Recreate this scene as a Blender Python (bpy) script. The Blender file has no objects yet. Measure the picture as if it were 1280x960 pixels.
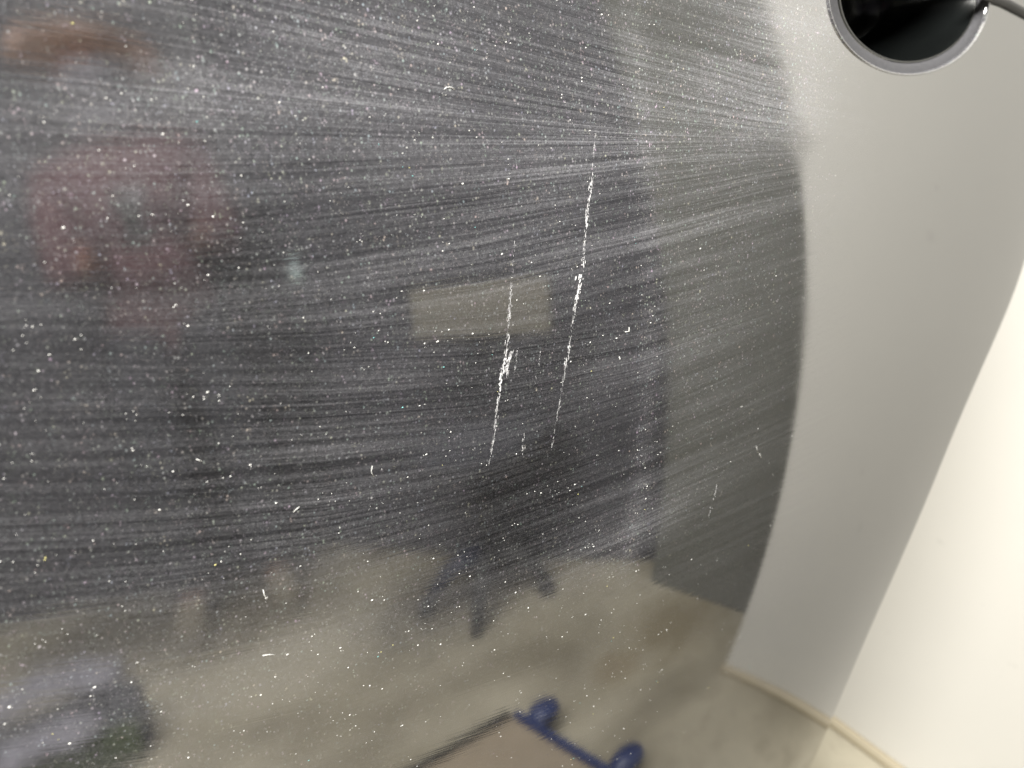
import bpy, bmesh, math, random
import numpy as np
from mathutils import Vector, Matrix
R = math.radians
random.seed(7); rng = np.random.default_rng(11)
scn = bpy.context.scene
col = scn.collection

# ------------------------------------------------------------------ camera
PITCH = 28.6348
cam_d = bpy.data.cameras.new('camera'); cam = bpy.data.objects.new('camera', cam_d); col.objects.link(cam)
cam.location = (0, 0, 0.90); cam.rotation_euler = (R(90 - PITCH), 0, 0)
cam_d.sensor_width = 36; cam_d.lens = 36 * 1124.4 / 1280
cam_d.clip_start = 0.01; cam_d.clip_end = 50
cam_d.dof.use_dof = True; cam_d.dof.focus_distance = 0.24; cam_d.dof.aperture_fstop = 17
scn.camera = cam
# ------------------------------------------------------------------ world, lamps, exposure
w = bpy.data.worlds.new('World'); scn.world = w; w.use_nodes = True
w.node_tree.nodes['Background'].inputs[0].default_value = (0.62, 0.66, 0.72, 1)
w.node_tree.nodes['Background'].inputs[1].default_value = 0.25
def area(name, loc, sx, sy, power, colr, rot=(0, 0, 0)):
    d = bpy.data.lights.new(name, 'AREA'); d.shape = 'RECTANGLE'; d.size = sx; d.size_y = sy
    d.energy = power; d.color = colr
    o = bpy.data.objects.new(name, d); col.objects.link(o); o.location = loc; o.rotation_euler = rot
    return o
WARM = (1.0, 0.97, 0.91)
area('unseen_lamp', (-0.20, -0.50, 2.05), 1.5, 0.5, 95, WARM, (0, 0, R(40)))  # unseen lamp, hung low to brighten the wall and let the far floor dim
area('unseen_lamp', (-0.5, 0.75, 2.45), 1.6, 0.5, 34, WARM, (0, 0, R(40)))  # unseen lamp added over the car to brighten wall and floor
scn.view_settings.view_transform = 'Standard'; scn.view_settings.look = 'None'
scn.view_settings.exposure = 0.0; scn.view_settings.gamma = 1.0

# ------------------------------------------------------------------ helpers
def tag(o, label=None, cat=None, group=None, kind=None):
    if label: o['label'] = label
    if cat: o['category'] = cat
    if group: o['group'] = group
    if kind: o['kind'] = kind
    return o
def link(name, me, mat=None, parent=None, smooth=False):
    if mat: me.materials.append(mat)
    o = bpy.data.objects.new(name, me); col.objects.link(o)
    if parent: o.parent = parent
    if smooth: me.polygons.foreach_set('use_smooth', [True] * len(me.polygons))
    return o
def from_bm(name, bm, mat=None, parent=None, smooth=False):
    me = bpy.data.meshes.new(name); bm.to_mesh(me); bm.free()
    return link(name, me, mat, parent, smooth)
def pyd(name, v, f, mat=None, parent=None, smooth=False):
    me = bpy.data.meshes.new(name); me.from_pydata([tuple(map(float, q)) for q in v], [], f); me.update()
    return link(name, me, mat, parent, smooth)
def empty(name, loc=(0, 0, 0), rz=0):
    o = bpy.data.objects.new(name, None); col.objects.link(o); o.location = loc; o.rotation_euler = (0, 0, rz); o.empty_display_size = .05
    return o
def bbox(bm, lo, hi, bev=0, M=None):
    r = bmesh.ops.create_cube(bm, size=1)
    c = [(lo[i] + hi[i]) / 2 for i in range(3)]; s = [hi[i] - lo[i] for i in range(3)]
    for v in r['verts']: v.co = Vector([v.co[i] * s[i] + c[i] for i in range(3)])
    if bev:
        es = list({e for v in r['verts'] for e in v.link_edges})
        g = bmesh.ops.bevel(bm, geom=es, offset=bev, segments=2, affect='EDGES', profile=.6)
        vs = g['verts']
        vs = list({v for v in bm.verts if v.is_valid and all(lo[i]-1e-5 <= v.co[i] <= hi[i]+1e-5 for i in range(3))})
    else: vs = r['verts']
    if M is not None:
        for v in vs: v.co = M @ v.co
def box(name, lo, hi, mat, parent=None, bev=0, M=None):
    bm = bmesh.new(); bbox(bm, lo, hi, bev)
    if M is not None: bm.transform(M)
    return from_bm(name, bm, mat, parent)
def cyl(name, r1, r2, z0, z1, mat, parent=None, seg=32, M=None, bev=0, smooth=True):
    bm = bmesh.new(); bmesh.ops.create_cone(bm, cap_ends=True, segments=seg, radius1=r1, radius2=r2, depth=z1 - z0)
    for v in bm.verts: v.co.z += (z0 + z1) / 2
    if bev: bmesh.ops.bevel(bm, geom=[e for e in bm.edges if len(e.link_faces) == 2 and e.calc_face_angle() > .8], offset=bev, segments=3, affect='EDGES')
    if M is not None: bm.transform(M)
    o = from_bm(name, bm, mat, parent, smooth)
    return o
def tube(name, pts, r, mat, parent=None, seg=10):
    P = [Vector(p) for p in pts]; vs = []; fs = []
    for i, p in enumerate(P):
        t = (P[min(i+1, len(P)-1)] - P[max(i-1, 0)]).normalized()
        up = Vector((0, 0, 1)) if abs(t.z) < .9 else Vector((1, 0, 0))
        a = t.cross(up).normalized(); b = t.cross(a).normalized()
        rr = r[i] if isinstance(r, (list, tuple)) else r
        for k in range(seg):
            an = 2 * math.pi * k / seg; vs.append(p + (a * math.cos(an) + b * math.sin(an)) * rr)
    for i in range(len(P) - 1):
        for k in range(seg):
            k2 = (k + 1) % seg; fs.append((i*seg+k, i*seg+k2, (i+1)*seg+k2, (i+1)*seg+k))
    fs.append(tuple(range(seg))[::-1]); fs.append(tuple((len(P)-1)*seg + k for k in range(seg)))
    return pyd(name, vs, fs, mat, parent, True)

# ------------------------------------------------------------------ materials
class NT:
    def __init__(s, name):
        s.m = bpy.data.materials.new(name); s.m.use_nodes = True; s.t = s.m.node_tree; s.n = s.t.nodes; s.n.clear()
        s.out = s.n.new('ShaderNodeOutputMaterial')
    def new(s, ty, **kw):
        x = s.n.new(ty)
        for k, v in kw.items(): setattr(x, k, v)
        return x
    def lk(s, a, b): s.t.links.new(a, b)
    def inp(s, sock, v):
        if hasattr(v, 'links') or hasattr(v, 'is_output') and not isinstance(v, (int, float, tuple)): s.lk(v, sock)
        else: sock.default_value = v
    def math(s, op, a, b=0.0, c=0.0, clamp=False):
        x = s.new('ShaderNodeMath', operation=op); x.use_clamp = clamp
        for i, v in enumerate((a, b, c)): s.inp(x.inputs[i], v)
        return x.outputs[0]
    def comb(s, x, y, z=0.0):
        c = s.new('ShaderNodeCombineXYZ')
        for i, v in enumerate((x, y, z)): s.inp(c.inputs[i], v)
        return c.outputs[0]
    def noise(s, vec, scale=1.0, detail=2.0, rough=.5, dim='3D', dist=0.0):
        x = s.new('ShaderNodeTexNoise', noise_dimensions=dim)
        s.lk(vec, x.inputs['Vector']); x.inputs['Scale'].default_value = scale; x.inputs['Detail'].default_value = detail
        x.inputs['Roughness'].default_value = rough; x.inputs['Distortion'].default_value = dist
        return x.outputs[0]
    def ramp(s, f, stops):
        x = s.new('ShaderNodeValToRGB'); e = x.color_ramp.elements
        while len(e) < len(stops): e.new(.5)
        for i, (p, c) in enumerate(stops):
            e[i].position = p; e[i].color = (c, c, c, 1) if isinstance(c, (int, float)) else tuple(c) + (1,)
        s.lk(f, x.inputs[0]); return x.outputs[0]
    def map(s, f, a, b, c=0.0, d=1.0):
        x = s.new('ShaderNodeMapRange'); s.lk(f, x.inputs[0])
        for i, v in enumerate((a, b, c, d)): x.inputs[i+1].default_value = v
        return x.outputs[0]
    def mixc(s, f, a, b):
        x = s.new('ShaderNodeMix', data_type='RGBA'); s.inp(x.inputs[0], f)
        for i, v in ((6, a), (7, b)):
            if isinstance(v, tuple): x.inputs[i].default_value = v + (1,)
            else: s.lk(v, x.inputs[i])
        return x.outputs[2]
    def bsdf(s, **kw):
        x = s.new('ShaderNodeBsdfPrincipled')
        for k, v in kw.items():
            k = k.replace('_', ' ')
            if isinstance(v, tuple): x.inputs[k].default_value = v + (1,)
            elif isinstance(v, (int, float)): x.inputs[k].default_value = v
            else: s.lk(v, x.inputs[k])
        return x
    def done(s, sh): s.lk(sh, s.out.inputs[0]); return s.m
def plain(name, c, rough=.6, spec=.5, var=.12, scale=20, metal=0.0):
    t = NT(name); tc = t.new('ShaderNodeTexCoord').outputs['Object']
    n = t.noise(tc, scale, 4, .6)
    a = tuple(x * (1 - var) for x in c); b = tuple(min(1, x * (1 + var)) for x in c)
    b_ = t.bsdf(Base_Color=t.mixc(n, a, b), Roughness=rough, Metallic=metal)
    b_.inputs['Specular IOR Level'].default_value = spec
    bp = t.new('ShaderNodeBump'); bp.inputs['Strength'].default_value = .08; bp.inputs['Distance'].default_value = .002
    t.lk(n, bp.inputs['Height']); t.lk(bp.outputs[0], b_.inputs['Normal'])
    return t.done(b_.outputs[0])

def paint_mat():
    t = NT('scuffed_metallic_paint')
    at = t.new('ShaderNodeAttribute', attribute_name='wipe'); sep = t.new('ShaderNodeSeparateXYZ'); t.lk(at.outputs['Vector'], sep.inputs[0])
    s, a, z = sep.outputs
    hz = t.new('ShaderNodeAttribute', attribute_name='film').outputs['Fac']
    # wiping streaks: very long thin noise along the strokes of the cloth
    # wobble the stroke coordinate a little so that no streak is perfectly smooth
    wob = t.noise(t.comb(t.math('MULTIPLY', a, 14), t.math('MULTIPLY', s, .012)), 1, 2, .5)
    s = t.math('ADD', s, t.math('MULTIPLY', t.math('SUBTRACT', wob, .5), 9))
    def st(fs, fa, off, det=2):
        return t.noise(t.comb(t.math('MULTIPLY', s, fs), t.math('MULTIPLY', a, fa), off), 1, det, .6)
    n_c = st(1/24., 4.5, 3.1, 2); n_m = st(1/7.5, 9, 7.7, 3); n_f = st(1/2.3, 16, 1.3, 3); n_b = st(1/90., 3, 5.5, 1)
    skm = t.new('ShaderNodeAttribute', attribute_name='streak').outputs['Fac']
    n_l = st(1/1.6, 7, 9.9, 2)
    stc = t.map(n_c, .36, .66); stm = t.map(n_m, .38, .66); stf = t.map(n_f, .36, .68)
    sb = t.map(n_b, .35, .65, .55, 1.35)
    mixs = t.math('ADD', t.math('ADD', t.math('MULTIPLY', stc, .15), t.math('MULTIPLY', stm, .40)), t.math('MULTIPLY', stf, .50))
    # patchy dust
    pos = t.comb(t.math('MULTIPLY', a, 1.0), z, 0.0)
    pn = t.noise(pos, 26, 4, .6); gr = t.noise(pos, 900, 2, .7); gr2 = t.noise(pos, 2600, 2, .6)
    grain = t.map(t.math('ADD', t.math('MULTIPLY', gr, .5), t.math('MULTIPLY', gr2, .5)), .35, .68, .45, 1.6)
    film = t.math('MULTIPLY', t.math('MULTIPLY', t.math('ADD', t.math('MULTIPLY', t.math('SUBTRACT', t.math('POWER', mixs, 1.35), .40), skm), t.math('ADD', .40, t.math('MULTIPLY', t.math('MULTIPLY', t.map(n_l, .60, .78), skm), .45))), sb), t.map(pn, .3, .7, .65, 1.3))
    film = t.math('ADD', t.math('MULTIPLY', film, .135), .016)
    film = t.math('MULTIPLY', t.math('MULTIPLY', film, grain), hz, clamp=True)
    # metal flakes and dust grains, three sizes
    def flakes(scale, thr, keep, seed):
        v = t.new('ShaderNodeTexVoronoi', voronoi_dimensions='3D'); v.inputs['Scale'].default_value = scale
        t.lk(t.comb(a, z, seed), v.inputs['Vector'])
        w_ = t.new('ShaderNodeSeparateColor'); t.lk(v.outputs['Color'], w_.inputs[0])
        near = t.map(v.outputs['Distance'], thr, thr * .45)
        k = t.map(w_.outputs[0], keep, 1.0, 0.0, 1.0)
        return t.math('MULTIPLY', near, k, clamp=True), v.outputs['Color']
    f1, c1 = flakes(1100, .40, .62, 0.0); f2, c2 = flakes(560, .20, .78, 1.0); f3, c3 = flakes(2300, .45, .5, 2.0)
    fl = t.math('ADD', t.math('ADD', t.math('MULTIPLY', f1, .20), t.math('MULTIPLY', f2, .27)), t.math('MULTIPLY', f3, .12))
    fl = t.math('MULTIPLY', fl, hz, clamp=True)
    tint = t.mixc(.22, (.78, .79, .80), c2)
    base = t.bsdf(Base_Color=(.36, .36, .36), Specular_Tint=(.62, .62, .62), Metallic=1.0, Roughness=t.map(t.math('MULTIPLY', mixs, hz), 0, 1.4, .03, .11))
    bp = t.new('ShaderNodeBump'); bp.inputs['Strength'].default_value = .05; bp.inputs['Distance'].default_value = .00010
    t.lk(t.math('ADD', n_m, n_f), bp.inputs['Height']); t.lk(bp.outputs[0], base.inputs['Normal'])
    dust = t.new('ShaderNodeBsdfDiffuse'); dust.inputs[0].default_value = (.585, .585, .63, 1)
    fk = t.new('ShaderNodeBsdfDiffuse'); t.lk(tint, fk.inputs[0])
    m1 = t.new('ShaderNodeMixShader'); t.lk(film, m1.inputs[0]); t.lk(base.outputs[0], m1.inputs[1]); t.lk(dust.outputs[0], m1.inputs[2])
    m2 = t.new('ShaderNodeMixShader'); t.lk(fl, m2.inputs[0]); t.lk(m1.outputs[0], m2.inputs[1]); t.lk(fk.outputs[0], m2.inputs[2])
    return t.done(m2.outputs[0])
M_PAINT = paint_mat()

def floor_mat():
    t = NT('stained_shaded_floor'); tc = t.new('ShaderNodeTexCoord').outputs['Object']
    n1 = t.noise(tc, 3.6, 4, .5, dist=.4); n2 = t.noise(tc, 21, 5, .6); n3 = t.noise(tc, 140, 3, .6)
    c = t.mixc(t.map(n1, .30, .60), (.20, .178, .13), (.42, .388, .305))
    c = t.mixc(t.map(n2, .50, .72, 0, .5), c, (.24, .21, .155))
    c = t.mixc(t.map(n3, .56, .75, 0, .25), c, (.30, .27, .22))
    def stain_shade(cx, cy, r_, amt, colr, c):  # round patch of floor colour, for brown stains and painted shade
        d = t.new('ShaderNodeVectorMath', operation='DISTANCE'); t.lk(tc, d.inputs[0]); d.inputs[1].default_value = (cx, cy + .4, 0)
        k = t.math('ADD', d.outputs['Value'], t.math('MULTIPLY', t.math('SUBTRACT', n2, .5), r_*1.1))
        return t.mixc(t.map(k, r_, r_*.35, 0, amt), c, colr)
    c = stain_shade(0.848, 0.281, .13, .75, (.19, .155, .09), c)  # brown stains with the shadow by the wall painted in, next line too
    c = stain_shade(0.749, 0.185, .06, .5, (.20, .15, .08), c)
    c = stain_shade(1.159, -1.016, .50, .95, (.085, .075, .055), c)  # dimness of the far floor painted in as dark patches, next lines too
    c = stain_shade(0.909, -1.148, .22, .8, (.12, .11, .085), c)
    c = stain_shade(1.055, -0.269, .26, .85, (.10, .09, .07), c)
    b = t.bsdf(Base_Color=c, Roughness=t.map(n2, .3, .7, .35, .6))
    bp = t.new('ShaderNodeBump'); bp.inputs['Strength'].default_value = .12; bp.inputs['Distance'].default_value = .003
    t.lk(n3, bp.inputs['Height']); t.lk(bp.outputs[0], b.inputs['Normal'])
    return t.done(b.outputs[0])
def wall_mat(name, c, var=.03):
    t = NT(name); tc = t.new('ShaderNodeTexCoord').outputs['Object']
    n1 = t.noise(tc, 3.5, 4, .55); n2 = t.noise(tc, 260, 3, .6); n3 = t.noise(tc, 30, 3, .5)
    k = t.mixc(t.map(n1, .35, .65), tuple(x * (1 - var) for x in c), c)
    k = t.mixc(t.map(n3, .70, .78, 0, .3), k, tuple(x * .6 for x in c))
    b = t.bsdf(Base_Color=k, Roughness=.55)
    bp = t.new('ShaderNodeBump'); bp.inputs['Strength'].default_value = .06; bp.inputs['Distance'].default_value = .001
    t.lk(n2, bp.inputs['Height']); t.lk(bp.outputs[0], b.inputs['Normal'])
    return t.done(b.outputs[0])
M_FLOOR = floor_mat(); M_WHITE = wall_mat('white_wall_paint', (.82, .81, .775)); M_GREY = wall_mat('grey_green_wall_paint', (.185, .188, .172), .12)
M_DARK = wall_mat('charcoal_wall_paint', (.055, .055, .068), .25); M_CEIL = wall_mat('ceiling_paint', (.10, .10, .105), .15)
M_CAULK = plain('tan_plastic_bead', (.40, .35, .25), .5)
M_RUBBER = plain('black_rubber', (.018, .018, .018), .6)
M_GLOSS = plain('gloss_black_plastic', (.006, .007, .007), .22, .35, .3, 60)
M_BLUE = plain('blue_plastic', (.020, .036, .125), .35)
M_SATIN = plain('satin_grey_paint', (.085, .085, .092), .7, .12, .3, 700)
M_NAVY = plain('navy_plastic', (.014, .020, .05), .4)
M_PLY = plain('worn_plywood', (.30, .25, .19), .7, .3, .25, 18)
M_BEIGE = plain('beige_cardboard', (.20, .188, .158), .8, .2, .12, 8)
M_PALE = plain('pale_grey_plaster', (.55, .57, .52), .7)
M_STEEL = plain('dull_steel', (.4, .4, .42), .35, .5, .1, 30, 1.0)
M_SKIN = plain('skin', (.42, .22, .17), .5, .4, .08, 30)
M_SHIRT = plain('dull_rose_cotton', (.115, .062, .070), .9, .2, .2, 26)
M_TROU = plain('charcoal_cloth', (.045, .046, .055), .9, .2, .2, 30)
M_SHOE = plain('grey_lilac_cloth', (.25, .245, .29), .8, .2, .15, 30)
M_TAN = plain('taupe_suede', (.19, .17, .13), .85, .2, .2, 30)
M_OLIVE = plain('olive_canvas', (.06, .085, .03), .9, .2, .3, 24)
M_CHIP = plain('white_primer_scrape', (.86, .86, .88), .7, .4, .06, 900)
M_LINT = plain('white_lint', (.82, .82, .80), .9, .1, .05, 900)

# ------------------------------------------------------------------ floor, walls
E_ = Vector((0.6903, 0.4051)); A_ = Vector((0.3997, 0.7730)); WD = (E_ - A_).normalized(); WN = Vector((-WD.y, WD.x))  # along the white wall, towards the near end
if WN.dot(-A_) > 0: WN = -WN                       # WN points away from the room
def slab(name, p0, p1, thick, h, mat, away, z0=0.0, parent=None):
    p0 = Vector(p0); p1 = Vector(p1); n = Vector(away).normalized() * thick
    q = [p0, p1, p1 + n, p0 + n]; v = [(a.x, a.y, z0) for a in q] + [(a.x, a.y, h) for a in q]
    bm = bmesh.new(); vs = [bm.verts.new(c) for c in v]
    for f in ((0,1,2,3), (4,5,6,7), (0,1,5,4), (1,2,6,5), (2,3,7,6), (3,0,4,7)): bm.faces.new([vs[i] for i in f])
    bmesh.ops.recalc_face_normals(bm, faces=bm.faces)
    bmesh.ops.bevel(bm, geom=bm.edges[:], offset=.003, segments=2, affect='EDGES')
    return from_bm(name, bm, mat, parent)
bm = bmesh.new(); bmesh.ops.create_grid(bm, x_segments=8, y_segments=8, size=3.4)
fl = from_bm('floor', bm, M_FLOOR); fl.location = (0, -.4, 0); tag(fl, 'pale beige garage floor with brownish stains and painted-in shade', kind='structure')
far0 = E_ - WD * 2.4
ww = slab('white_wall', far0, E_, .125, 2.6, M_WHITE, WN); tag(ww, 'plain white painted wall behind the bumper', kind='structure')
g0 = E_ + WN * .128 - WD * .02; g1 = g0 + WD * .365
gw = slab('grey_wall', g0, g1, .12, 2.6, M_GREY, WN); tag(gw, 'dull grey wall set back beside the end of the white wall', kind='structure')
g1b = g1 + WN * .005
dw = slab('dark_wall', (1.075, .245), (1.37, -.76), .12, 2.6, M_DARK, (1, .4)); tag(dw, 'charcoal wall at the back of the garage', kind='structure')
dw2 = slab('dark_wall', (1.37, -.764), (.92, -1.62), .12, 2.6, M_DARK, (1, -.2)); tag(dw2, 'charcoal wall behind the standing person', kind='structure')
dw4 = slab('dark_wall', (.92, -1.624), (.80, -2.9), .12, 2.6, M_DARK, (1, -.1)); tag(dw4, 'charcoal wall beyond the standing person', kind='structure')
dw3 = slab('back_wall', (.80, -2.904), (-2.6, -2.904), .12, 2.6, M_GREY, (0, -1)); tag(dw3, 'dull grey wall far behind the camera', kind='structure')
ce = box('ceiling', (-2.7, -3.1, 2.6), (2.2, 2.4, 2.7), M_CEIL); tag(ce, 'dark ceiling over the garage', kind='structure')
# skirting bead along the foot of the white wall
n_ = -WN
pts = [(far0 + n_ * .003), (E_ + n_ * .003)]
vs = []; fs = []; prof = [(0, 0), (.010, 0), (.0095, .004), (.007, .0075), (.004, .0095), (0, .010)]
for p in pts:
    for (o, h) in prof: q = p + n_ * (o - .0025); vs.append((q.x, q.y, h + .0005))
k = len(prof)
for i in range(k): fs.append((i, (i+1) % k, k + (i+1) % k, k + i))
fs += [tuple(range(k)), tuple(range(2*k-1, k-1, -1))]
sk = pyd('skirting_bead', vs, fs, M_CAULK); tag(sk, 'thin tan bead where the white wall meets the floor', 'skirting bead')

# ------------------------------------------------------------------ the bumper surface
NU_K = [-.2, 0, .1, .2, .3, .4, .5, .7]
NU_V = [30.9976, 35.1293, 39.2194, 42.1166, 44.8117, 47.4534, 50.2242, 80.2519]
TA_K = [-.35, -.2, -.1, 0, .1, .2, .35]
TA_V = [-9.4031, -6.6847, -4.0154, 1.0513, 6.6757, 13.3321, 20.0542]
C0 = (-0.0779, 0.1278); ZC = .66
def spline(xk, yk, x):
    xk = np.array(xk, float); yk = np.array(yk, float); x = np.asarray(x, float)
    n = len(xk); h = np.diff(xk); A = np.zeros((n, n)); b = np.zeros(n); A[0, 0] = A[-1, -1] = 1
    for i in range(1, n - 1):
        A[i, i-1] = h[i-1]; A[i, i] = 2*(h[i-1]+h[i]); A[i, i+1] = h[i]; b[i] = 3*((yk[i+1]-yk[i])/h[i]-(yk[i]-yk[i-1])/h[i-1])
    c = np.linalg.solve(A, b); i = np.clip(np.searchsorted(xk, x)-1, 0, n-2); d = x-xk[i]
    bb = (yk[i+1]-yk[i])/h[i]-h[i]*(2*c[i]+c[i+1])/3; dd = (c[i+1]-c[i])/(3*h[i])
    return yk[i]+bb*d+c[i]*d*d+dd*d**3
AG = np.linspace(-.2, .9, 2200); NUG = spline(NU_K, np.radians(NU_V), np.minimum(AG, .74)); ZG = np.linspace(-.35, .35, 1400); TAG = spline(TA_K, np.radians(TA_V), ZG)
def cum(f, g): return np.concatenate([[0], np.cumsum((f[1:]+f[:-1])/2*np.diff(g))])
CX = cum(np.cos(NUG), AG); CX += C0[0]-np.interp(0, AG, CX); CY = cum(np.sin(NUG), AG); CY += C0[1]-np.interp(0, AG, CY)
GG = cum(np.tan(TAG), ZG); GG -= np.interp(0, ZG, GG)
AE = np.array([(-0.2761, 0.3945), (-0.2211, 0.3882), (-0.1224, 0.3905), (-0.0516, 0.4144), (-0.0139, 0.434), (0.015, 0.4605), (0.0519, 0.4997), (0.0877, 0.5112), (0.1223, 0.51)])                         # where the corner rolls away, per height
RB = .030
def surf0(a, z):
    nu = np.interp(a, AG, NUG); g = np.interp(z, ZG, GG); t = np.interp(z, ZG, TAG)
    nx, ny = np.sin(nu), -np.cos(nu)
    N = np.stack([nx*np.cos(t), ny*np.cos(t), np.sin(t)], -1)
    T = np.stack([np.cos(nu), np.sin(nu), np.zeros_like(nu)], -1)
    return np.stack([np.interp(a, AG, CX)-nx*g, np.interp(a, AG, CY)-ny*g, ZC+z], -1), N, T
def surf(a, z, off=0.0):
    a = np.asarray(a, float); z = np.asarray(z, float)
    ae = spline(AE[:, 0], AE[:, 1], z)
    ae = np.where(z > AE[-1, 0], AE[-1, 1], np.where(z < AE[0, 0], AE[0, 1], ae))
    P, N, T = surf0(np.minimum(a, ae), z)
    th = np.maximum(a - ae, 0) / RB; t2 = np.minimum(th, 1.7); ex = (th - t2) * RB
    s_, c_ = np.sin(t2)[..., None], np.cos(t2)[..., None]
    P = P + T*(s_*RB) - N*((1-c_)*RB) + (T*c_ - N*s_)*ex[..., None]
    N = N*c_ + T*s_
    return P + N*np.asarray(off)[..., None] if np.ndim(off) else P + N*off

# strokes of the wiping cloth over the paint: (value, [(a, z), ...]) from top to bottom
STROKES = [
    (-260, [(0.013,0.2601), (0.0237,0.2576), (0.0482,0.2519), (0.078,0.2436), (0.1155,0.2324), (0.1665,0.2212), (0.2186,0.2102), (0.2927,0.1949)]),
    (-170, [(0.0104,0.2515), (0.021,0.2486), (0.0458,0.2432), (0.0758,0.2353), (0.1137,0.2245), (0.1648,0.212), (0.2172,0.199), (0.2922,0.1832)]),
    (-60, [(0.0067,0.2396), (0.0172,0.2361), (0.0421,0.2301), (0.0723,0.222), (0.1108,0.2116), (0.1622,0.1972), (0.2154,0.1826), (0.2921,0.1642)]),
    (40, [(0.0028,0.2268), (0.0136,0.2239), (0.0387,0.2179), (0.0693,0.21), (0.1082,0.1996), (0.1606,0.1866), (0.2148,0.1758), (0.2922,0.1615)]),
    (120, [(-0.001,0.2143), (0.0101,0.212), (0.0357,0.2071), (0.0672,0.2012), (0.107,0.1933), (0.1601,0.1834), (0.2147,0.1742), (0.2922,0.1609)]),
    (200, [(-0.0049,0.2014), (0.0065,0.1995), (0.0327,0.1955), (0.0648,0.1912), (0.1056,0.1863), (0.1596,0.1798), (0.2145,0.1725), (0.2922,0.1606)]),
    (250, [(-0.007,0.1945), (0.0045,0.1926), (0.0308,0.1883), (0.0633,0.1845), (0.1044,0.1804), (0.1591,0.1758), (0.2144,0.1702), (0.2922,0.1601)]),
    (325, [(-0.0097,0.1852), (0.0017,0.1829), (0.0281,0.1777), (0.0609,0.174), (0.1026,0.1707), (0.1581,0.1682), (0.214,0.165), (0.2923,0.1572)]),
    (398, [(-0.0124,0.1762), (-0.001,0.1731), (0.0255,0.1676), (0.0583,0.1621), (0.1003,0.1569), (0.1564,0.1531), (0.2133,0.1505), (0.293,0.1451)]),
    (440, [(-0.013,0.1743), (-0.0017,0.1707), (0.0242,0.1624), (0.0565,0.1535), (0.0981,0.1429), (0.1547,0.1332), (0.213,0.129), (0.2949,0.1257)]),
    (500, [(-0.016,0.1639), (-0.0046,0.1605), (0.022,0.1533), (0.0545,0.1435), (0.0966,0.133), (0.154,0.1234), (0.2132,0.1185), (0.2963,0.1147)]),
    (560, [(-0.0183,0.1559), (-0.0069,0.1521), (0.0197,0.1439), (0.0527,0.1346), (0.0953,0.1237), (0.1536,0.1149), (0.2134,0.1109), (0.2975,0.1074)]),
    (620, [(-0.0209,0.1469), (-0.0095,0.1427), (0.0172,0.1333), (0.0506,0.1232), (0.0939,0.1127), (0.1532,0.1061), (0.2138,0.1028), (0.2989,0.0995)]),
    (680, [(-0.0234,0.1385), (-0.0119,0.1337), (0.015,0.1238), (0.0488,0.1137), (0.093,0.1049), (0.153,0.0983), (0.2143,0.0945), (0.3007,0.09)]),
    (740, [(-0.0263,0.1282), (-0.0146,0.1237), (0.0129,0.1146), (0.0472,0.1048), (0.0921,0.097), (0.1528,0.0895), (0.215,0.084), (0.3035,0.0773)]),
    (815, [(-0.0298,0.1161), (-0.018,0.1108), (0.0098,0.1006), (0.0449,0.091), (0.0908,0.0837), (0.1527,0.0755), (0.2165,0.0684), (0.3087,0.0574)]),
    (910, [(-0.0341,0.1008), (-0.0223,0.0946), (0.0058,0.0827), (0.0418,0.0716), (0.0889,0.0624), (0.153,0.0501), (0.2204,0.0379), (0.3213,0.018)]),
    (1030, [(-0.0402,0.0792), (-0.0281,0.0725), (0.0008,0.0585), (0.0378,0.0449), (0.0867,0.0297), (0.1551,0.0087), (0.2302,-0.0141), (0.3554,-0.0577)]),
]
def stroke_value(a, z):
    out = np.empty(a.shape)
    ks = np.array([k for k, _ in STROKES], float)
    for j in range(a.shape[0]):
        aj = a[j, 0]; zz = []
        for k, pts in STROKES:
            p = np.array(pts); zz.append(np.interp(aj, p[:, 0], p[:, 1]))
        zz = np.array(zz); o = np.argsort(zz)
        for i in range(1, len(o)):
            if zz[o[i]] - zz[o[i-1]] < 4e-4: zz[o[i]] = zz[o[i-1]] + 4e-4
        v = np.interp(z[j], zz[o], ks[o])
        lo, hi = zz[o[0]], zz[o[-1]]
        v = np.where(z[j] < lo, ks[o[0]] + (lo - z[j]) * 5200, v); v = np.where(z[j] > hi, ks[o[-1]] - (z[j] - hi) * 5200, v)
        out[j] = v
    return out
a1 = np.concatenate([np.linspace(-.10, .25, 380), np.linspace(.2507, .42, 230), np.linspace(.4215, .62, 130)])
z1 = np.concatenate([np.linspace(-.33, .174, 280), np.linspace(.1745, .240, 180), np.linspace(.2415, .28, 30)])
NA, NZ_ = len(a1), len(z1)
aa, zz = np.meshgrid(a1, z1, indexing='ij')
sv = stroke_value(aa, zz)
# soften the stroke field a little so that strokes bend smoothly
for _ in range(3): sv[1:-1] = (sv[:-2] + 2*sv[1:-1] + sv[2:]) / 4; sv[:, 1:-1] = (sv[:, :-2] + 2*sv[:, 1:-1] + sv[:, 2:]) / 4
def blob(ca, cz, ra, rz): return np.exp(-((aa-ca)/ra)**2 - ((zz-cz)/rz)**2)
def pb(a0, z0, ra, rz): return np.exp(-((aa-a0)/ra)**2 - ((zz-z0)/rz)**2)
film = np.ones_like(aa)
film *= 1 - .95 / (1 + np.exp(-(aa - .262) / .016))                 # the far side is wiped almost clean
film *= np.clip((zz - .02 - .30*(aa-.05)) / .13 + .42, .45, 1)      # thinner film low down
film += .85*pb(0.1610, 0.1890, .050, .013) + .50*pb(0.0926, 0.2091, .06, .016) + .95*pb(0.1527, 0.0647, .034, .010) + .15*pb(0.1188, 0.0714, .03, .010) + .45*pb(0.2075, 0.1872, .03, .02) + .50*pb(0.1878, 0.1371, .05, .06) + .35*pb(0.0628, 0.2190, .09, .025)
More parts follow.
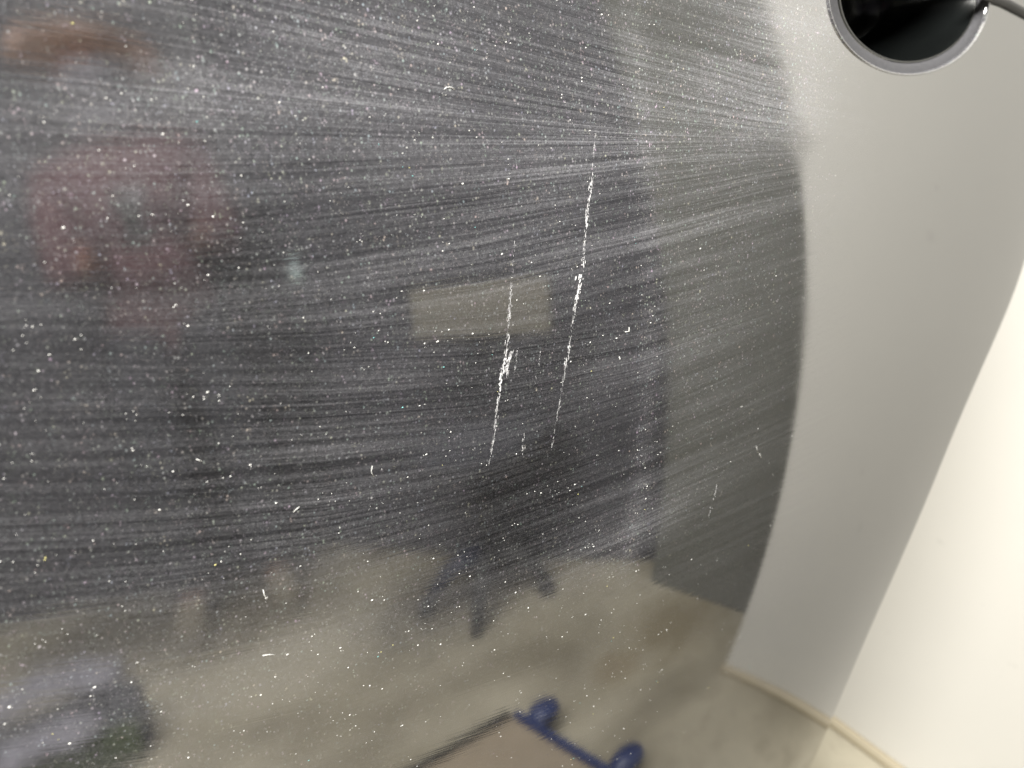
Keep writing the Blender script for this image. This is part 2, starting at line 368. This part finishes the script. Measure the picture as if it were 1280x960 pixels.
film += -.25*pb(0.0658, 0.1508, .07, .012) - .35*pb(0.1065, 0.1054, .05, .016) - .25*pb(0.0075, 0.1653, .05, .03) - .25*pb(-0.0057, 0.1258, .04, .02) + .25*pb(0.0531, 0.2140, .05, .02) + .25*pb(0.1012, 0.1625, .05, .02) + .15*pb(0.0091, 0.1321, .05, .03)
BL = np.array([(0.1624,0.2159), (0.1606,0.1553), (0.1581,0.1209), (0.1527,0.0835), (0.1473,0.0568)])[::-1]
film += .65*np.exp(-((aa - np.interp(zz, BL[:, 1], BL[:, 0]))/.0045)**2) * (zz > BL[0, 1] - .01)
film *= 1 - .8*pb(0.0249, 0.2166, .020, .006)
film += 2.2*pb(0.2270, 0.1895, .028, .014) + 1.6*pb(0.2402, 0.2065, .035, .014) + .7*pb(0.2068, 0.1806, .04, .01)
film = np.clip(film, 0.03, 3.0)
LB = np.array([(-0.0142,0.1252), (0.0129,0.1146), (0.0469,0.1028), (0.0901,0.0766), (0.1533,0.0426), (0.2234,0.0199)])      # below this line the cloth left no lines
streak = .12 + .62 / (1 + np.exp(-(zz - np.interp(aa, LB[:, 0], LB[:, 1])) / .006))
streak += .25*pb(0.1318, 0.1909, .06, .03) + .25*pb(0.1835, 0.1257, .05, .08) + .2*pb(0.0420, 0.1285, .07, .02) - .2*pb(0.0105, 0.1864, .04, .05)
HOLE = [(0.4001, 0.2028), (0.3967, 0.195), (0.3871, 0.1884), (0.3723, 0.1835), (0.3542, 0.1807), (0.3348, 0.18), (0.3159, 0.1812), (0.2986, 0.1841), (0.2839, 0.1884), (0.2723, 0.1936), (0.2641, 0.1994), (0.2595, 0.2055), (0.2584, 0.2117), (0.2608, 0.2175), (0.2667, 0.2228), (0.2758, 0.2273), (0.2879, 0.2308), (0.3026, 0.2329), (0.3195, 0.2336), (0.3376, 0.2325), (0.356, 0.2295), (0.3731, 0.2247), (0.3873, 0.2183), (0.3967, 0.2108)]
HC_ = np.array([0.3234, 0.2073])
def hole_curve(n=96):
    P = np.array(HOLE); k = len(P); t = np.arange(n) * k / n; i = t.astype(int); f = t - i
    g = lambda j: P[(i + j) % k]
    f = f[:, None]
    return .5*((2*g(0)) + (-g(-1)+g(1))*f + (2*g(-1)-5*g(0)+4*g(1)-g(2))*f**2 + (-g(-1)+3*g(0)-3*g(1)+g(2))*f**3)
HCV = hole_curve()
def inside(a, z, sc):
    Q = HC_ + (HCV - HC_) * sc; r = np.zeros(a.shape, bool); n = len(Q)
    for i in range(n):
        x0, y0 = Q[i]; x1, y1 = Q[(i+1) % n]
        c = ((y0 > z) != (y1 > z)) & (a < (x1-x0)*(z-y0)/(y1-y0+1e-12)+x0); r ^= c
    return r
bumper = empty('car_bumper', (.3, .35, .33))
tag(bumper, 'dusty dark grey metallic car bumper corner with wiping streaks and two white scratches', 'car bumper')
ca_ = (aa[:-1, :-1] + aa[1:, 1:]) / 2; cz_ = (zz[:-1, :-1] + zz[1:, 1:]) / 2
RA_ = np.arctan2(HCV[:, 1]-HC_[1], HCV[:, 0]-HC_[0]); RR_ = np.hypot(HCV[:, 0]-HC_[0], HCV[:, 1]-HC_[1]); o_ = np.argsort(RA_)
def rho(a, z):
    an = np.arctan2(z-HC_[1], a-HC_[0]); return np.hypot(a-HC_[0], z-HC_[1]) / np.interp(an, RA_[o_], RR_[o_], period=2*math.pi)
cut = rho(ca_, cz_) < 1.0
rv = rho(aa, zz); k_ = np.where(rv < 1.0, 1.0/np.maximum(rv, .2), 1.0)      # vertices on the rim of the cut go on to its outline
aa2 = HC_[0] + (aa-HC_[0])*k_; zz2 = HC_[1] + (zz-HC_[1])*k_
P = surf(aa2, zz2)
idx = np.arange(NA*NZ_).reshape(NA, NZ_)
q = np.stack([idx[:-1, :-1], idx[1:, :-1], idx[1:, 1:], idx[:-1, 1:]], -1)[~cut]
used, inv = np.unique(q.ravel(), return_inverse=True); q = inv.reshape(-1, 4)
me = bpy.data.meshes.new('panel'); me.from_pydata(P.reshape(-1, 3)[used].tolist(), [], q.tolist()); me.update()
at = me.attributes.new('wipe', 'FLOAT_VECTOR', 'POINT'); at.data.foreach_set('vector', np.stack([sv, aa, zz], -1).reshape(-1, 3)[used].ravel().astype(np.float32))
at = me.attributes.new('streak', 'FLOAT', 'POINT'); at.data.foreach_set('value', streak.ravel()[used].astype(np.float32))
at = me.attributes.new('film', 'FLOAT', 'POINT'); at.data.foreach_set('value', film.ravel()[used].astype(np.float32))
panel = link('panel', me, M_PAINT, None, True)
sd = panel.modifiers.new('thickness', 'SOLIDIFY'); sd.thickness = .003; sd.offset = -1
def to_bumper(o):
    o.parent = bumper; o.matrix_parent_inverse = Matrix.Translation(bumper.location).inverted(); return o
to_bumper(panel)

# collar round the recess, its sloping flange and the black insert
def ring(name, prof, mat, closed_end=False, n=96, film_v=.35):
    Qc = hole_curve(n); vs = []; fs = []
    for (sc, off) in prof:
        Q = HC_ + (Qc - HC_) * sc + np.array([.010, .0010]) * min(1, max(0, (.975 - sc) / .2))
        vs.append(surf(Q[:, 0], Q[:, 1], off))
    V = np.concatenate(vs); m = len(prof)
    for i in range(m-1):
        for k in range(n): fs.append((i*n+k, i*n+(k+1) % n, (i+1)*n+(k+1) % n, (i+1)*n+k))
    if closed_end:
        V = np.concatenate([V, surf(HC_[0:1]+.010, HC_[1:2]+.0010, prof[-1][1])]); c = len(V)-1
        for k in range(n): fs.append(((m-1)*n+k, (m-1)*n+(k+1) % n, c))
    me = bpy.data.meshes.new(name); me.from_pydata(V.tolist(), [], fs); me.update()
    for nm, ty in (('wipe', 'FLOAT_VECTOR'), ('film', 'FLOAT')):
        A = me.attributes.new(nm, ty, 'POINT')
        if ty == 'FLOAT': A.data.foreach_set('value', np.full(len(V), film_v, np.float32))
        else: A.data.foreach_set('vector', (V*np.array([1., 1., 1.])).ravel().astype(np.float32))
    o = link(name, me, mat, None, True); return to_bumper(o)
col_o = ring('collar', [(1.035, -.0014), (1.027, .0002), (1.014, .0005), (1.002, .0003), (.994, -.0003), (.988, -.0012)], M_PAINT, film_v=2.2)
fl_o = ring('flange', [(.989, -.0008), (.965, -.0011), (.93, -.0016), (.90, -.0026), (.88, -.0040), (.865, -.0075)], M_SATIN)
ins = ring('insert', [(.885, -.0032), (.875, -.0030), (.865, -.0036), (.84, -.012), (.76, -.030), (.70, -.038), (.60, -.042), (.57, -.036), (.50, -.034), (.46, -.040), (.3, -.041), (.15, -.041)], M_GLOSS, True)
ins['label'] = 'glossy black insert in the round recess'

# panel gap strip running away from the recess
sp = [(0.3824,0.2042), (0.4204,0.1976), (0.4571,0.1895), (0.5395,0.1709)]
sp += [(sp[-1][0]+.04, sp[-1][1]-.012)]
pp = []
for i in range(len(sp)-1):
    for f in np.linspace(0, 1, 8, endpoint=False): pp.append((sp[i][0]*(1-f)+sp[i+1][0]*f, sp[i][1]*(1-f)+sp[i+1][1]*f))
pp = np.array(pp); tube_pts = surf(pp[:, 0], pp[:, 1], .0006)
gs = tube('gap_strip', tube_pts.tolist(), .0019, M_RUBBER); to_bumper(gs); gs['label'] = 'dark strip in the gap beside the recess'

# ------------------------------------------------------------------ scratches, lint, dust lying on the paint
def poly_at(line, f):
    L = np.array(line); d = np.r_[0, np.cumsum(np.hypot(*np.diff(L, axis=0).T))]; x = f*d[-1]
    return np.array([np.interp(x, d, L[:, 0]), np.interp(x, d, L[:, 1])])
def scratch(line, n, wfun, dens, mat=M_CHIP, name='scratch', label=None, lmin=.0003, lmax=.0016, jit=.00012):
    V = []; F = []
    L = np.array(line); tot = np.hypot(*np.diff(L, axis=0).T).sum()
    for _ in range(n):
        f = random.random()
        if random.random() > dens(f): continue
        wd = wfun(f); p = poly_at(line, f); ln = random.uniform(lmin, lmax)*(.4+.6*random.random())
        p2 = poly_at(line, min(1, f + ln/tot)); d = p2 - p
        if np.hypot(*d) < 1e-6: continue
        d = d/np.hypot(*d); d = d + np.array([random.gauss(0, .05), 0]); nrm = np.array([d[1], -d[0]])
        c = p + nrm*random.gauss(0, jit + wd*.45); k = random.randint(3, 5); ww_ = wd*random.uniform(.15, .6)
        left = []; right = []
        for i in range(k+1):
            u = i/k; e = math.sin(math.pi*min(max(u, .07), .93))**.5
            q0 = c + d*ln*u
            left.append(q0 + nrm*ww_*.5*e*random.uniform(.4, 1.1)*1.25); right.append(q0 - nrm*ww_*.5*e*random.uniform(.4, 1.1)*1.25)
        ring_ = left + right[::-1]; b = len(V)
        R_ = np.array(ring_); ht = random.uniform(.00003, .00007)
        V.extend(surf(R_[:, 0], R_[:, 1], ht).tolist())
        m = len(left)
        for i in range(m-1): F.append((b+i, b+i+1, b+2*m-2-i, b+2*m-1-i))
    o = pyd(name, V, F, mat); to_bumper(o)
    if label: o['label'] = label
    return o
g = lambda f, c, s: math.exp(-((f-c)/s)**2)
def patchy(seed):
    ph = [random.Random(seed+i).uniform(0, 6.28) for i in range(4)]
    return lambda f: .35 + .65*(math.sin(f*19+ph[0])*math.sin(f*43+ph[1]) + .4*math.sin(f*97+ph[2]) > -.28)
S1 = [(0.1125,0.1658), (0.1104,0.1574), (0.1086,0.1508), (0.1069,0.1431), (0.1055,0.1383), (0.1033,0.1336), (0.1015,0.1277), (0.0991,0.1186), (0.0967,0.112)]
S2 = [(0.1435,0.1864), (0.1408,0.177), (0.1386,0.1704), (0.1358,0.1607), (0.1335,0.1518), (0.1308,0.1461), (0.1277,0.1371), (0.1256,0.131), (0.1235,0.1249), (0.1209,0.1165), (0.1174,0.107)]
p1 = patchy(3); p2 = patchy(9)
scratch(S1, 420, lambda f: .00014+.00050*g(f, .60, .10)+.00018*g(f, .38, .16), lambda f: p1(f)*(min(1, f*3+.05)), label='left white scratch, thickest at its middle bend')
scratch([(0.1078,0.1395), (0.1064,0.1369), (0.1052,0.1339)], 60, lambda f: .0003, lambda f: 1, lmax=.002)
scratch([(0.1093,0.1394), (0.1086,0.1362), (0.1078,0.1335)], 30, lambda f: .00014, lambda f: .8, lmax=.0012)
scratch(S2, 430, lambda f: .00016+.00085*g(f, .44, .07)+.00030*g(f, .2, .12)+.0003*g(f, .68, .04), lambda f: p2(f)*(1 if .05 < f < .9 else .5), label='long broken white scratch, the right one of the pair')
scratch([(0.117,0.1363), (0.1154,0.132), (0.1139,0.128)], 26, lambda f: .00013, lambda f: .8, label='short faint scratch between the two long ones', lmax=.001)
scratch([(0.1089,0.1161), (0.1078,0.1101)], 16, lambda f: .00026, lambda f: .8, lmax=.0010)
scratch([(0.1978,0.0867), (0.1948,0.0774), (0.1906,0.0606), (0.188,0.0538)], 60, lambda f: .00014+.0004*g(f, .8, .15), lambda f: .25+.7*(f > .65), label='faint dotted scratch to the right of the long ones', lmax=.0012)
for L in ([(0.0333,0.1045), (0.0333,0.1031), (0.0338,0.1019)], [(0.0301,0.0881), (0.0313,0.0877), (0.0328,0.0869)], [(0.0434,0.1201), (0.045,0.1208)], [(0.0984,0.2017), (0.0992,0.2021), (0.1003,0.202), (0.1013,0.2014)], [(0.1483,0.1323), (0.1499,0.132), (0.15,0.1332)],
          [(0.2139,0.0702), (0.2152,0.0671)], [(0.2162,0.0663), (0.2175,0.0641)], [(0.064,0.1237), (0.0635,0.1223), (0.064,0.1209)], [(0.0259,0.1393), (0.0269,0.1385)]):
    P3 = surf([p[0] for p in L], [p[1] for p in L], .00012)
    o = tube('lint', P3.tolist(), random.uniform(.00006, .00010), M_LINT, None, 6); to_bumper(o)

def dust_mesh(name, n, pick, rad, mat, label):
    V = []; F = []
    for _ in range(n):
        a, z = pick(); r = rad(); k = random.randint(4, 6); b = len(V); th = random.uniform(0, 6.28); st = random.uniform(.9, 2.0)
        ring_ = [(a + r*1.35*random.uniform(.7, 1.2)*math.cos(th+6.283*i/k)*(st if i % 2 else 1), z + r*random.uniform(.7, 1.2)*math.sin(th+6.283*i/k)) for i in range(k)]
        R_ = np.array(ring_); V.extend(surf(R_[:, 0], R_[:, 1], .00003).tolist()); V.append(surf(a, z, .00003 + r*.8).tolist())
        for i in range(k): F.append((b+i, b+(i+1) % k, b+k))
    o = pyd(name, V, F, mat); to_bumper(o); o['kind'] = 'stuff'; o['label'] = label
    return o
LAST = []
def pick_main():
    while True:
        if LAST and random.random() < .30:
            q = random.choice(LAST[-40:]); return q[0] + random.gauss(0, .0016), q[1] + random.gauss(0, .0012)
        a = random.uniform(-.07, .32) if random.random() < .35 else random.uniform(-.02, .17); z = random.uniform(-.05, .265)
        if inside(np.array([[a]]), np.array([[z]]), 1.05)[0, 0]: continue
        if a > .245 and random.random() > .10: continue
        LAST.append((a, z)); return a, z
dust_mesh('dust', 1700, pick_main, lambda: random.choice((1, 1, 1, 1, 1.5, 1.5, 2.2))*random.uniform(.00005, .00010), M_LINT, 'tiny pale dust grains scattered over the dark paint')
M_DY = plain('yellow_dust', (.80, .74, .30), .8); M_DT = plain('teal_dust', (.25, .62, .62), .8)
dust_mesh('dust', 50, pick_main, lambda: random.uniform(.00008, .00014), M_DY, 'sparse yellowish dust grains on the dark paint')
dust_mesh('dust', 30, pick_main, lambda: random.uniform(.00008, .00014), M_DT, 'sparse teal dust grains on the dark paint')

# ------------------------------------------------------------------ what stands behind the camera's right side and shows in the paint
# creeper board with blue castors
cr = empty('creeper_board', (0.592, 0.031, 0)); tag(cr, 'worn plywood creeper board with blue edge and blue castors, mirrored at the bottom', 'creeper board')
u = (Vector((0.471, 0.200)) - Vector((0.592, 0.031))).normalized(); ux = Vector((u.x, u.y, 0)); uy = Vector((-u.y, u.x, 0))
if uy.x > 0: uy = -uy
uy = (Vector((0.502, -0.119, 0)) - Vector((0.592, 0.031, 0))).normalized()
uy = (uy - ux*uy.dot(ux)*.55).normalized()
O = Vector((0.592, 0.031, 0))
def crp(a, b, z): return O + ux*a + uy*b + Vector((0, 0, z))
def prism(name, quad, z0, z1, mat, parent, bev=.003):
    bm = bmesh.new(); vs = [bm.verts.new(Vector((p.x, p.y, z))) for z in (z0, z1) for p in quad]
    for f in ((0,1,2,3), (4,5,6,7), (0,1,5,4), (1,2,6,5), (2,3,7,6), (3,0,4,7)): bm.faces.new([vs[i] for i in f])
    bmesh.ops.recalc_face_normals(bm, faces=bm.faces)
    bmesh.ops.bevel(bm, geom=bm.edges[:], offset=bev, segments=2, affect='EDGES')
    o = from_bm(name, bm, mat); o.parent = parent; o.matrix_parent_inverse = Matrix.Translation(parent.location).inverted(); return o
prism('board', [crp(0, 0, 0), crp(.42, 0, 0), crp(.42, .40, 0), crp(0, .40, 0)], .056, .070, M_PLY, cr)
prism('edge_rail', [crp(-.004, -.014, 0), crp(.424, -.014, 0), crp(.424, -.001, 0), crp(-.004, -.001, 0)], .050, .074, M_BLUE, cr)
prism('edge_rail', [crp(-.020, -.002, 0), crp(-.001, -.002, 0), crp(-.001, .404, 0), crp(-.020, .404, 0)], .050, .074, M_RUBBER, cr)
for (a_, b_) in ((.02, -.045), (.235, -.045), (.40, -.045), (.02, .43), (.40, .43)):
    c = crp(a_, b_, 0); M_ = Matrix.Translation((c.x, c.y, .030)) @ Matrix.Rotation(R(90), 4, 'X') @ Matrix.Rotation(.6, 4, 'Y')
    wheel = cyl('castor', .029, .029, -.012, .012, M_RUBBER, None, 28, M_, .005); wheel.parent = cr; wheel.matrix_parent_inverse = Matrix.Translation(cr.location).inverted()
    h = cyl('castor_cap', .030, .022, .050, .066, M_BLUE, None, 28, Matrix.Translation((c.x, c.y, 0)), .003); h.parent = cr; h.matrix_parent_inverse = Matrix.Translation(cr.location).inverted()
    prism('castor_arm', [c + Vector((-.012, -.012, 0)), c + Vector((.012, -.012, 0)), c + Vector((.012, .012, 0)) + uy*(.04 if b_ < 0 else 0), c + Vector((-.012, .012, 0)) + uy*(.04 if b_ < 0 else 0)], .052, .060, M_BLUE, cr, .001)
# rolling workshop stool
st = empty('rolling_stool', (1.040, -0.161, 0)); tag(st, 'low dark rolling workshop stool with splayed blue-black legs, mirrored in the paint', 'stool')
cyl('seat', .14, .15, .36, .43, M_TROU, st, 40, None, .02)
cyl('column', .018, .018, .12, .37, M_RUBBER, st, 20)
for k in range(5):
    an = .5 + k*2*math.pi/5; d = Vector((math.cos(an)*.72, math.sin(an)*.72, 0))
    tube('leg', [d*.015 + Vector((0, 0, .13)), d*.12 + Vector((0, 0, .105)), d*.20 + Vector((0, 0, .035))], [.022, .019, .013], M_NAVY if k == 3 else M_RUBBER, st)
    M_ = Matrix.Translation(d*.20 + Vector((0, 0, .018))) @ Matrix.Rotation(an, 4, 'Z') @ Matrix.Rotation(R(90), 4, 'X')
    cyl('castor', .018, .018, -.010, .010, M_RUBBER, st, 24, M_, .004)
# cardboard sheet on the dark wall
cbp = Vector((1.043, -0.272, 0.642)); cbq = Vector((1.053, 0.012, 0.581)); cbt = Vector((1.052, -0.248, 0.771))
cb = empty('cardboard_sheet', (cbp + cbq)/2); cb.rotation_euler = (0, 0, math.atan2(-1.005, .295)); cb.rotation_euler.rotate_axis('Y', R(-6)); CW = (cbp.xy - cbq.xy).length/2 + .012
tag(cb, 'beige cardboard sheet fixed to the charcoal wall', 'cardboard')
box('sheet', (-CW, -.018, .01), (CW, -.004, .115), M_BEIGE, cb, .002)
box('tape', (-CW+.002, -.0205, .052), (CW-.002, -.0185, .066), M_BEIGE, cb, .0005)
# black tool bag in front of the person
tb = empty('tool_bag', (0.517, -0.777, 0), R(40)); tag(tb, 'soft dark tool bag with olive side lying on the floor by the shoes', 'bag')
box('body', (-.13, -.08, .002), (.13, .08, .12), M_TROU, tb, .035)
box('side_pocket', (-.11, .082, .02), (.11, .098, .10), M_OLIVE, tb, .007)
tube('handle', [(-.07, 0, .115), (-.06, .03, .15), (0, .04, .165), (.06, .03, .15), (.07, 0, .115)], .008, M_RUBBER, tb)

def rag(loc, rz, sx, sy, h, label, seed):
    n = 22; vs = []; fs = []; rr = random.Random(seed); ph = [rr.uniform(0, 6) for _ in range(4)]
    for sgn in (1, 0):
        for i in range(n+1):
            for j in range(n+1):
                u = i/n*2-1; v = j/n*2-1; e = max(0, 1-u**4)*max(0, 1-v**4)
                x = u*sx*(1+.12*math.sin(5*v+ph[0])); y = v*sy*(1+.2*math.sin(4*u+ph[1])) + .35*sy*math.sin(2.2*u+ph[2])
                vs.append((x, y, .002 + sgn*(.006 + h*e*(.6+.4*math.sin(9*u+3*v+ph[3])*math.cos(7*v)))))
    m = (n+1)**2
    for i in range(n):
        for j in range(n):
            a = i*(n+1)+j; fs.append((a, a+n+1, a+n+2, a+1)); fs.append((m+a, m+a+1, m+a+n+2, m+a+n+1))
    for i in range(n):
        a = i*(n+1); fs.append((a, m+a, m+a+n+1, a+n+1)); a += n; fs.append((a, a+n+1, m+a+n+1, m+a))
        fs.append((i, i+1, m+i+1, m+i)); b_ = n*(n+1)+i; fs.append((b_, m+b_, m+b_+1, b_+1))
    o = pyd('rag', vs, fs, M_SHOE, None, True); o.location = loc; o.rotation_euler = (0, 0, rz)
    tag(o, label, 'rag', 'grey-lilac rags'); return o
rag((0.702, -1.049, 0), math.atan2(.145, .13), .13, .05, .05, 'long grey-lilac rag lying on the floor behind the dark tool bag', 1)
rag((0.451, -0.723, .115), math.atan2(.04, .10), .07, .035, .04, 'small grey-lilac rag lying on top of the dark tool bag', 2)

# ------------------------------------------------------------------ the person
ph_ = Vector((1.065, -0.841, 1.459))
per = empty('person', (ph_.x, ph_.y, 0), math.atan2(.12-ph_.y, -.08-ph_.x) + math.pi/2)
tag(per, 'standing person in peach cap, dull rose shirt and charcoal trousers, mirrored at the left', 'person')
def skin(name, verts, edges, mat, root=0, sub=2):
    me = bpy.data.meshes.new(name); me.from_pydata([v[:3] for v in verts], edges, []); me.update()
    o = link(name, me, mat, per)
    m = o.modifiers.new('skin', 'SKIN'); m.use_smooth_shade = True; m.branch_smoothing = .6
    for i, v in enumerate(verts):
        rx, ry = (v[3], v[3]) if len(v) == 4 else (v[3], v[4])
        o.data.skin_vertices[0].data[i].radius = (rx, ry); o.data.skin_vertices[0].data[i].use_root = (i == root)
    s = o.modifiers.new('sub', 'SUBSURF'); s.levels = sub; s.render_levels = sub
    return o
# faces local -y
per.scale = (ph_.z/1.70,)*3
bv = [(0,0,.93,.095,.075),(0,0,1.08,.09,.07),(0,.01,1.25,.12,.085),(0,.01,1.36,.09,.065),(0,0,1.46,.052,.052),(0,-.01,1.53,.055,.06),(0,-.03,1.585,.085,.100),(0,-.03,1.635,.084,.100),(0,-.02,1.665,.058,.07)]
be = [(0,1),(1,2),(2,3),(3,4),(4,5),(5,6),(6,7),(7,8)]
gloves = []
def add(v, parent):
    bv.append(v); be.append((parent, len(bv)-1)); return len(bv)-1
for s in (-1, 1):
    i = add((s*.095,0,.84,.085,.085), 0); i = add((s*.105,-.01,.50,.057,.060), i); i = add((s*.11,.015,.30,.052,.056), i); i = add((s*.115,.02,.09,.036,.04), i); i = add((s*.12,-.03,.045,.038,.032), i); add((s*.125,-.13,.035,.035,.022), i)
    i = add((s*.17,.01,1.355,.038,.042), 3); i = add((s*.185,.0,1.10,.038,.038), i); i = add((s*.10,-.20,1.14,.028,.028), i); h = add((s*.065,-.255,1.17,.026,.030), i)
    for k, (dz, ln) in enumerate(((-.030, .050), (-.010, .060), (.011, .058), (.031, .045))):
        j = add((s*.060, -.290, 1.175+dz, .0095), h); j = add((s*.045, -.290-ln*.35, 1.178+dz, .0085), j); add((s*(.045-ln*.5), -.285-ln*.45, 1.180+dz, .0075), j)
    j = add((s*.050, -.262, 1.215, .011), h); add((s*.030, -.285, 1.235, .009), j)
    gi = list(range(h-1, len(bv))); gv = [bv[q] for q in gi]; ge = [(gi.index(p_), gi.index(c_)) for p_, c_ in be if p_ in gi and c_ in gi]
    gloves.append(([tuple(v[:3]) + tuple(x*1.22 + .001 for x in v[3:]) for v in gv], ge))
skin('body', bv, be, M_SKIN)
M_KNIT = plain('plum_knit', (.085, .05, .058), .9, .2)
for gv, ge in gloves: skin('glove', gv, ge, M_KNIT)
tv = [(0,.0,.80,.13,.11),(0,.0,.93,.152,.120),(0,.005,1.08,.142,.108),(0,.015,1.25,.162,.118),(0,.015,1.39,.150,.110),(0,.0,1.47,.085,.078)]
te = [(0,1),(1,2),(2,3),(3,4),(4,5)]
for s in (-1, 1):
    n = len(tv); tv += [(s*.172,.01,1.365,.066,.070),(s*.188,.005,1.10,.060,.060),(s*.115,-.165,1.135,.043,.043)]; te += [(4,n),(n,n+1),(n+1,n+2)]
skin('shirt', tv, te, M_SHIRT)
lv = [(0,0,1.03,.165,.132),(0,0,.93,.158,.128)];le = [(0,1)]
for s in (-1, 1):
    n = len(lv); lv += [(s*.095,0,.82,.102,.105),(s*.105,-.01,.50,.076,.082),(s*.11,.012,.28,.070,.074),(s*.113,.016,.085,.066,.07)]; le += [(1,n),(n,n+1),(n+1,n+2),(n+2,n+3)]
skin('trousers', lv, le, M_TROU)
for s in (-1, 1):
    o = skin('shoe', [(s*.118,.04,.055,.048,.045),(s*.122,-.04,.055,.050,.042),(s*.127,-.12,.042,.050,.030),(s*.13,-.175,.036,.034,.022)], [(0,1),(1,2),(2,3)], M_TAN)
    bm = bmesh.new(); bmesh.ops.create_circle(bm, cap_ends=True, segments=28, radius=1)
    for v in bm.verts: v.co = Vector((s*.124 + v.co.x*.053*(1 - .12*v.co.y), -.065 + v.co.y*.145, .003))
    r_ = bmesh.ops.extrude_face_region(bm, geom=bm.faces[:]); bmesh.ops.translate(bm, verts=[v for v in r_['geom'] if isinstance(v, bmesh.types.BMVert)], vec=(0, 0, .022))
    bmesh.ops.recalc_face_normals(bm, faces=bm.faces); sm = from_bm('sole', bm, M_TAN); sm.parent = o
# face
def ell(name, c, r, mat, parent=per, seg=16):
    bm = bmesh.new(); bmesh.ops.create_uvsphere(bm, u_segments=seg, v_segments=seg//2+2, radius=1)
    for v in bm.verts: v.co = Vector((c[0]+v.co.x*r[0], c[1]+v.co.y*r[1], c[2]+v.co.z*r[2]))
    o = from_bm(name, bm, mat, None, True); o.parent = parent; return o
M_EYE = plain('eye', (.05, .04, .035), .2); M_LIP = plain('lip', (.42, .14, .13), .5); M_HAIR = plain('grey_stubble', (.10, .085, .075), .9)
ell('nose', (0, -.112, 1.598), (.013, .020, .024), M_SKIN); ell('mouth', (0, -.100, 1.558), (.024, .010, .006), M_LIP)
M_MASK = plain('grey_mask', (.13, .13, .15), .9); M_CAP = plain('peach_felt', (.99, .66, .54), .8)
ell('face_mask', (0, -.040, 1.575), (.094, .102, .070), M_MASK); ell('neck_scarf', (0, -.005, 1.475), (.100, .095, .065), M_MASK)
cp = ell('cap', (0, -.02, 1.672), (.178, .145, .036), M_CAP, per, 36); ell('brim', (0, -.14, 1.662), (.12, .065, .010), M_CAP, cp, 32)
for o_c in [cp] + list(cp.children):
    for v in o_c.data.vertices: v.co.z += .30*v.co.x - .9*v.co.x**2
for s in (-1, 1):
    ell('eye', (s*.031, -.097, 1.625), (.013, .008, .007), M_EYE); ell('ear', (s*.080, -.005, 1.605), (.010, .020, .030), M_SKIN)
    ell('eyebrow', (s*.032, -.100, 1.645), (.020, .007, .004), M_HAIR)

# the phone the person holds
ph = bpy.data.objects.new('phone', None); col.objects.link(ph)
per_m = Matrix.Translation(per.location) @ Matrix.Rotation(per.rotation_euler.z, 4, 'Z') @ Matrix.Scale(per.scale.x, 4)
ph.matrix_world = per_m @ Matrix.Translation((0, -.285, 1.19))
tag(ph, 'dark phone held in both hands by the standing person', 'phone')
box('phone_case', (-.038, -.004, -.070), (.038, .004, .070), M_RUBBER, ph, .003)
box('camera_block', (-.030, -.0062, .035), (-.004, -.0036, .062), M_STEEL, ph, .001)
# small pale disc added to stand for a cyan glint
dc_p = Vector((1.067, -0.499, 0.840))
dc = cyl('glint_disc', .016, .016, 0, .006, plain('pale_blue_glint', (.75, .95, .98), .3), None, 24, None, .001)
dc.location = dc_p; dc.rotation_euler = (R(90), 0, math.atan2(-1.005, .295)); tag(dc, 'tiny pale blue disc added as a stand-in for a glint', 'glint disc')
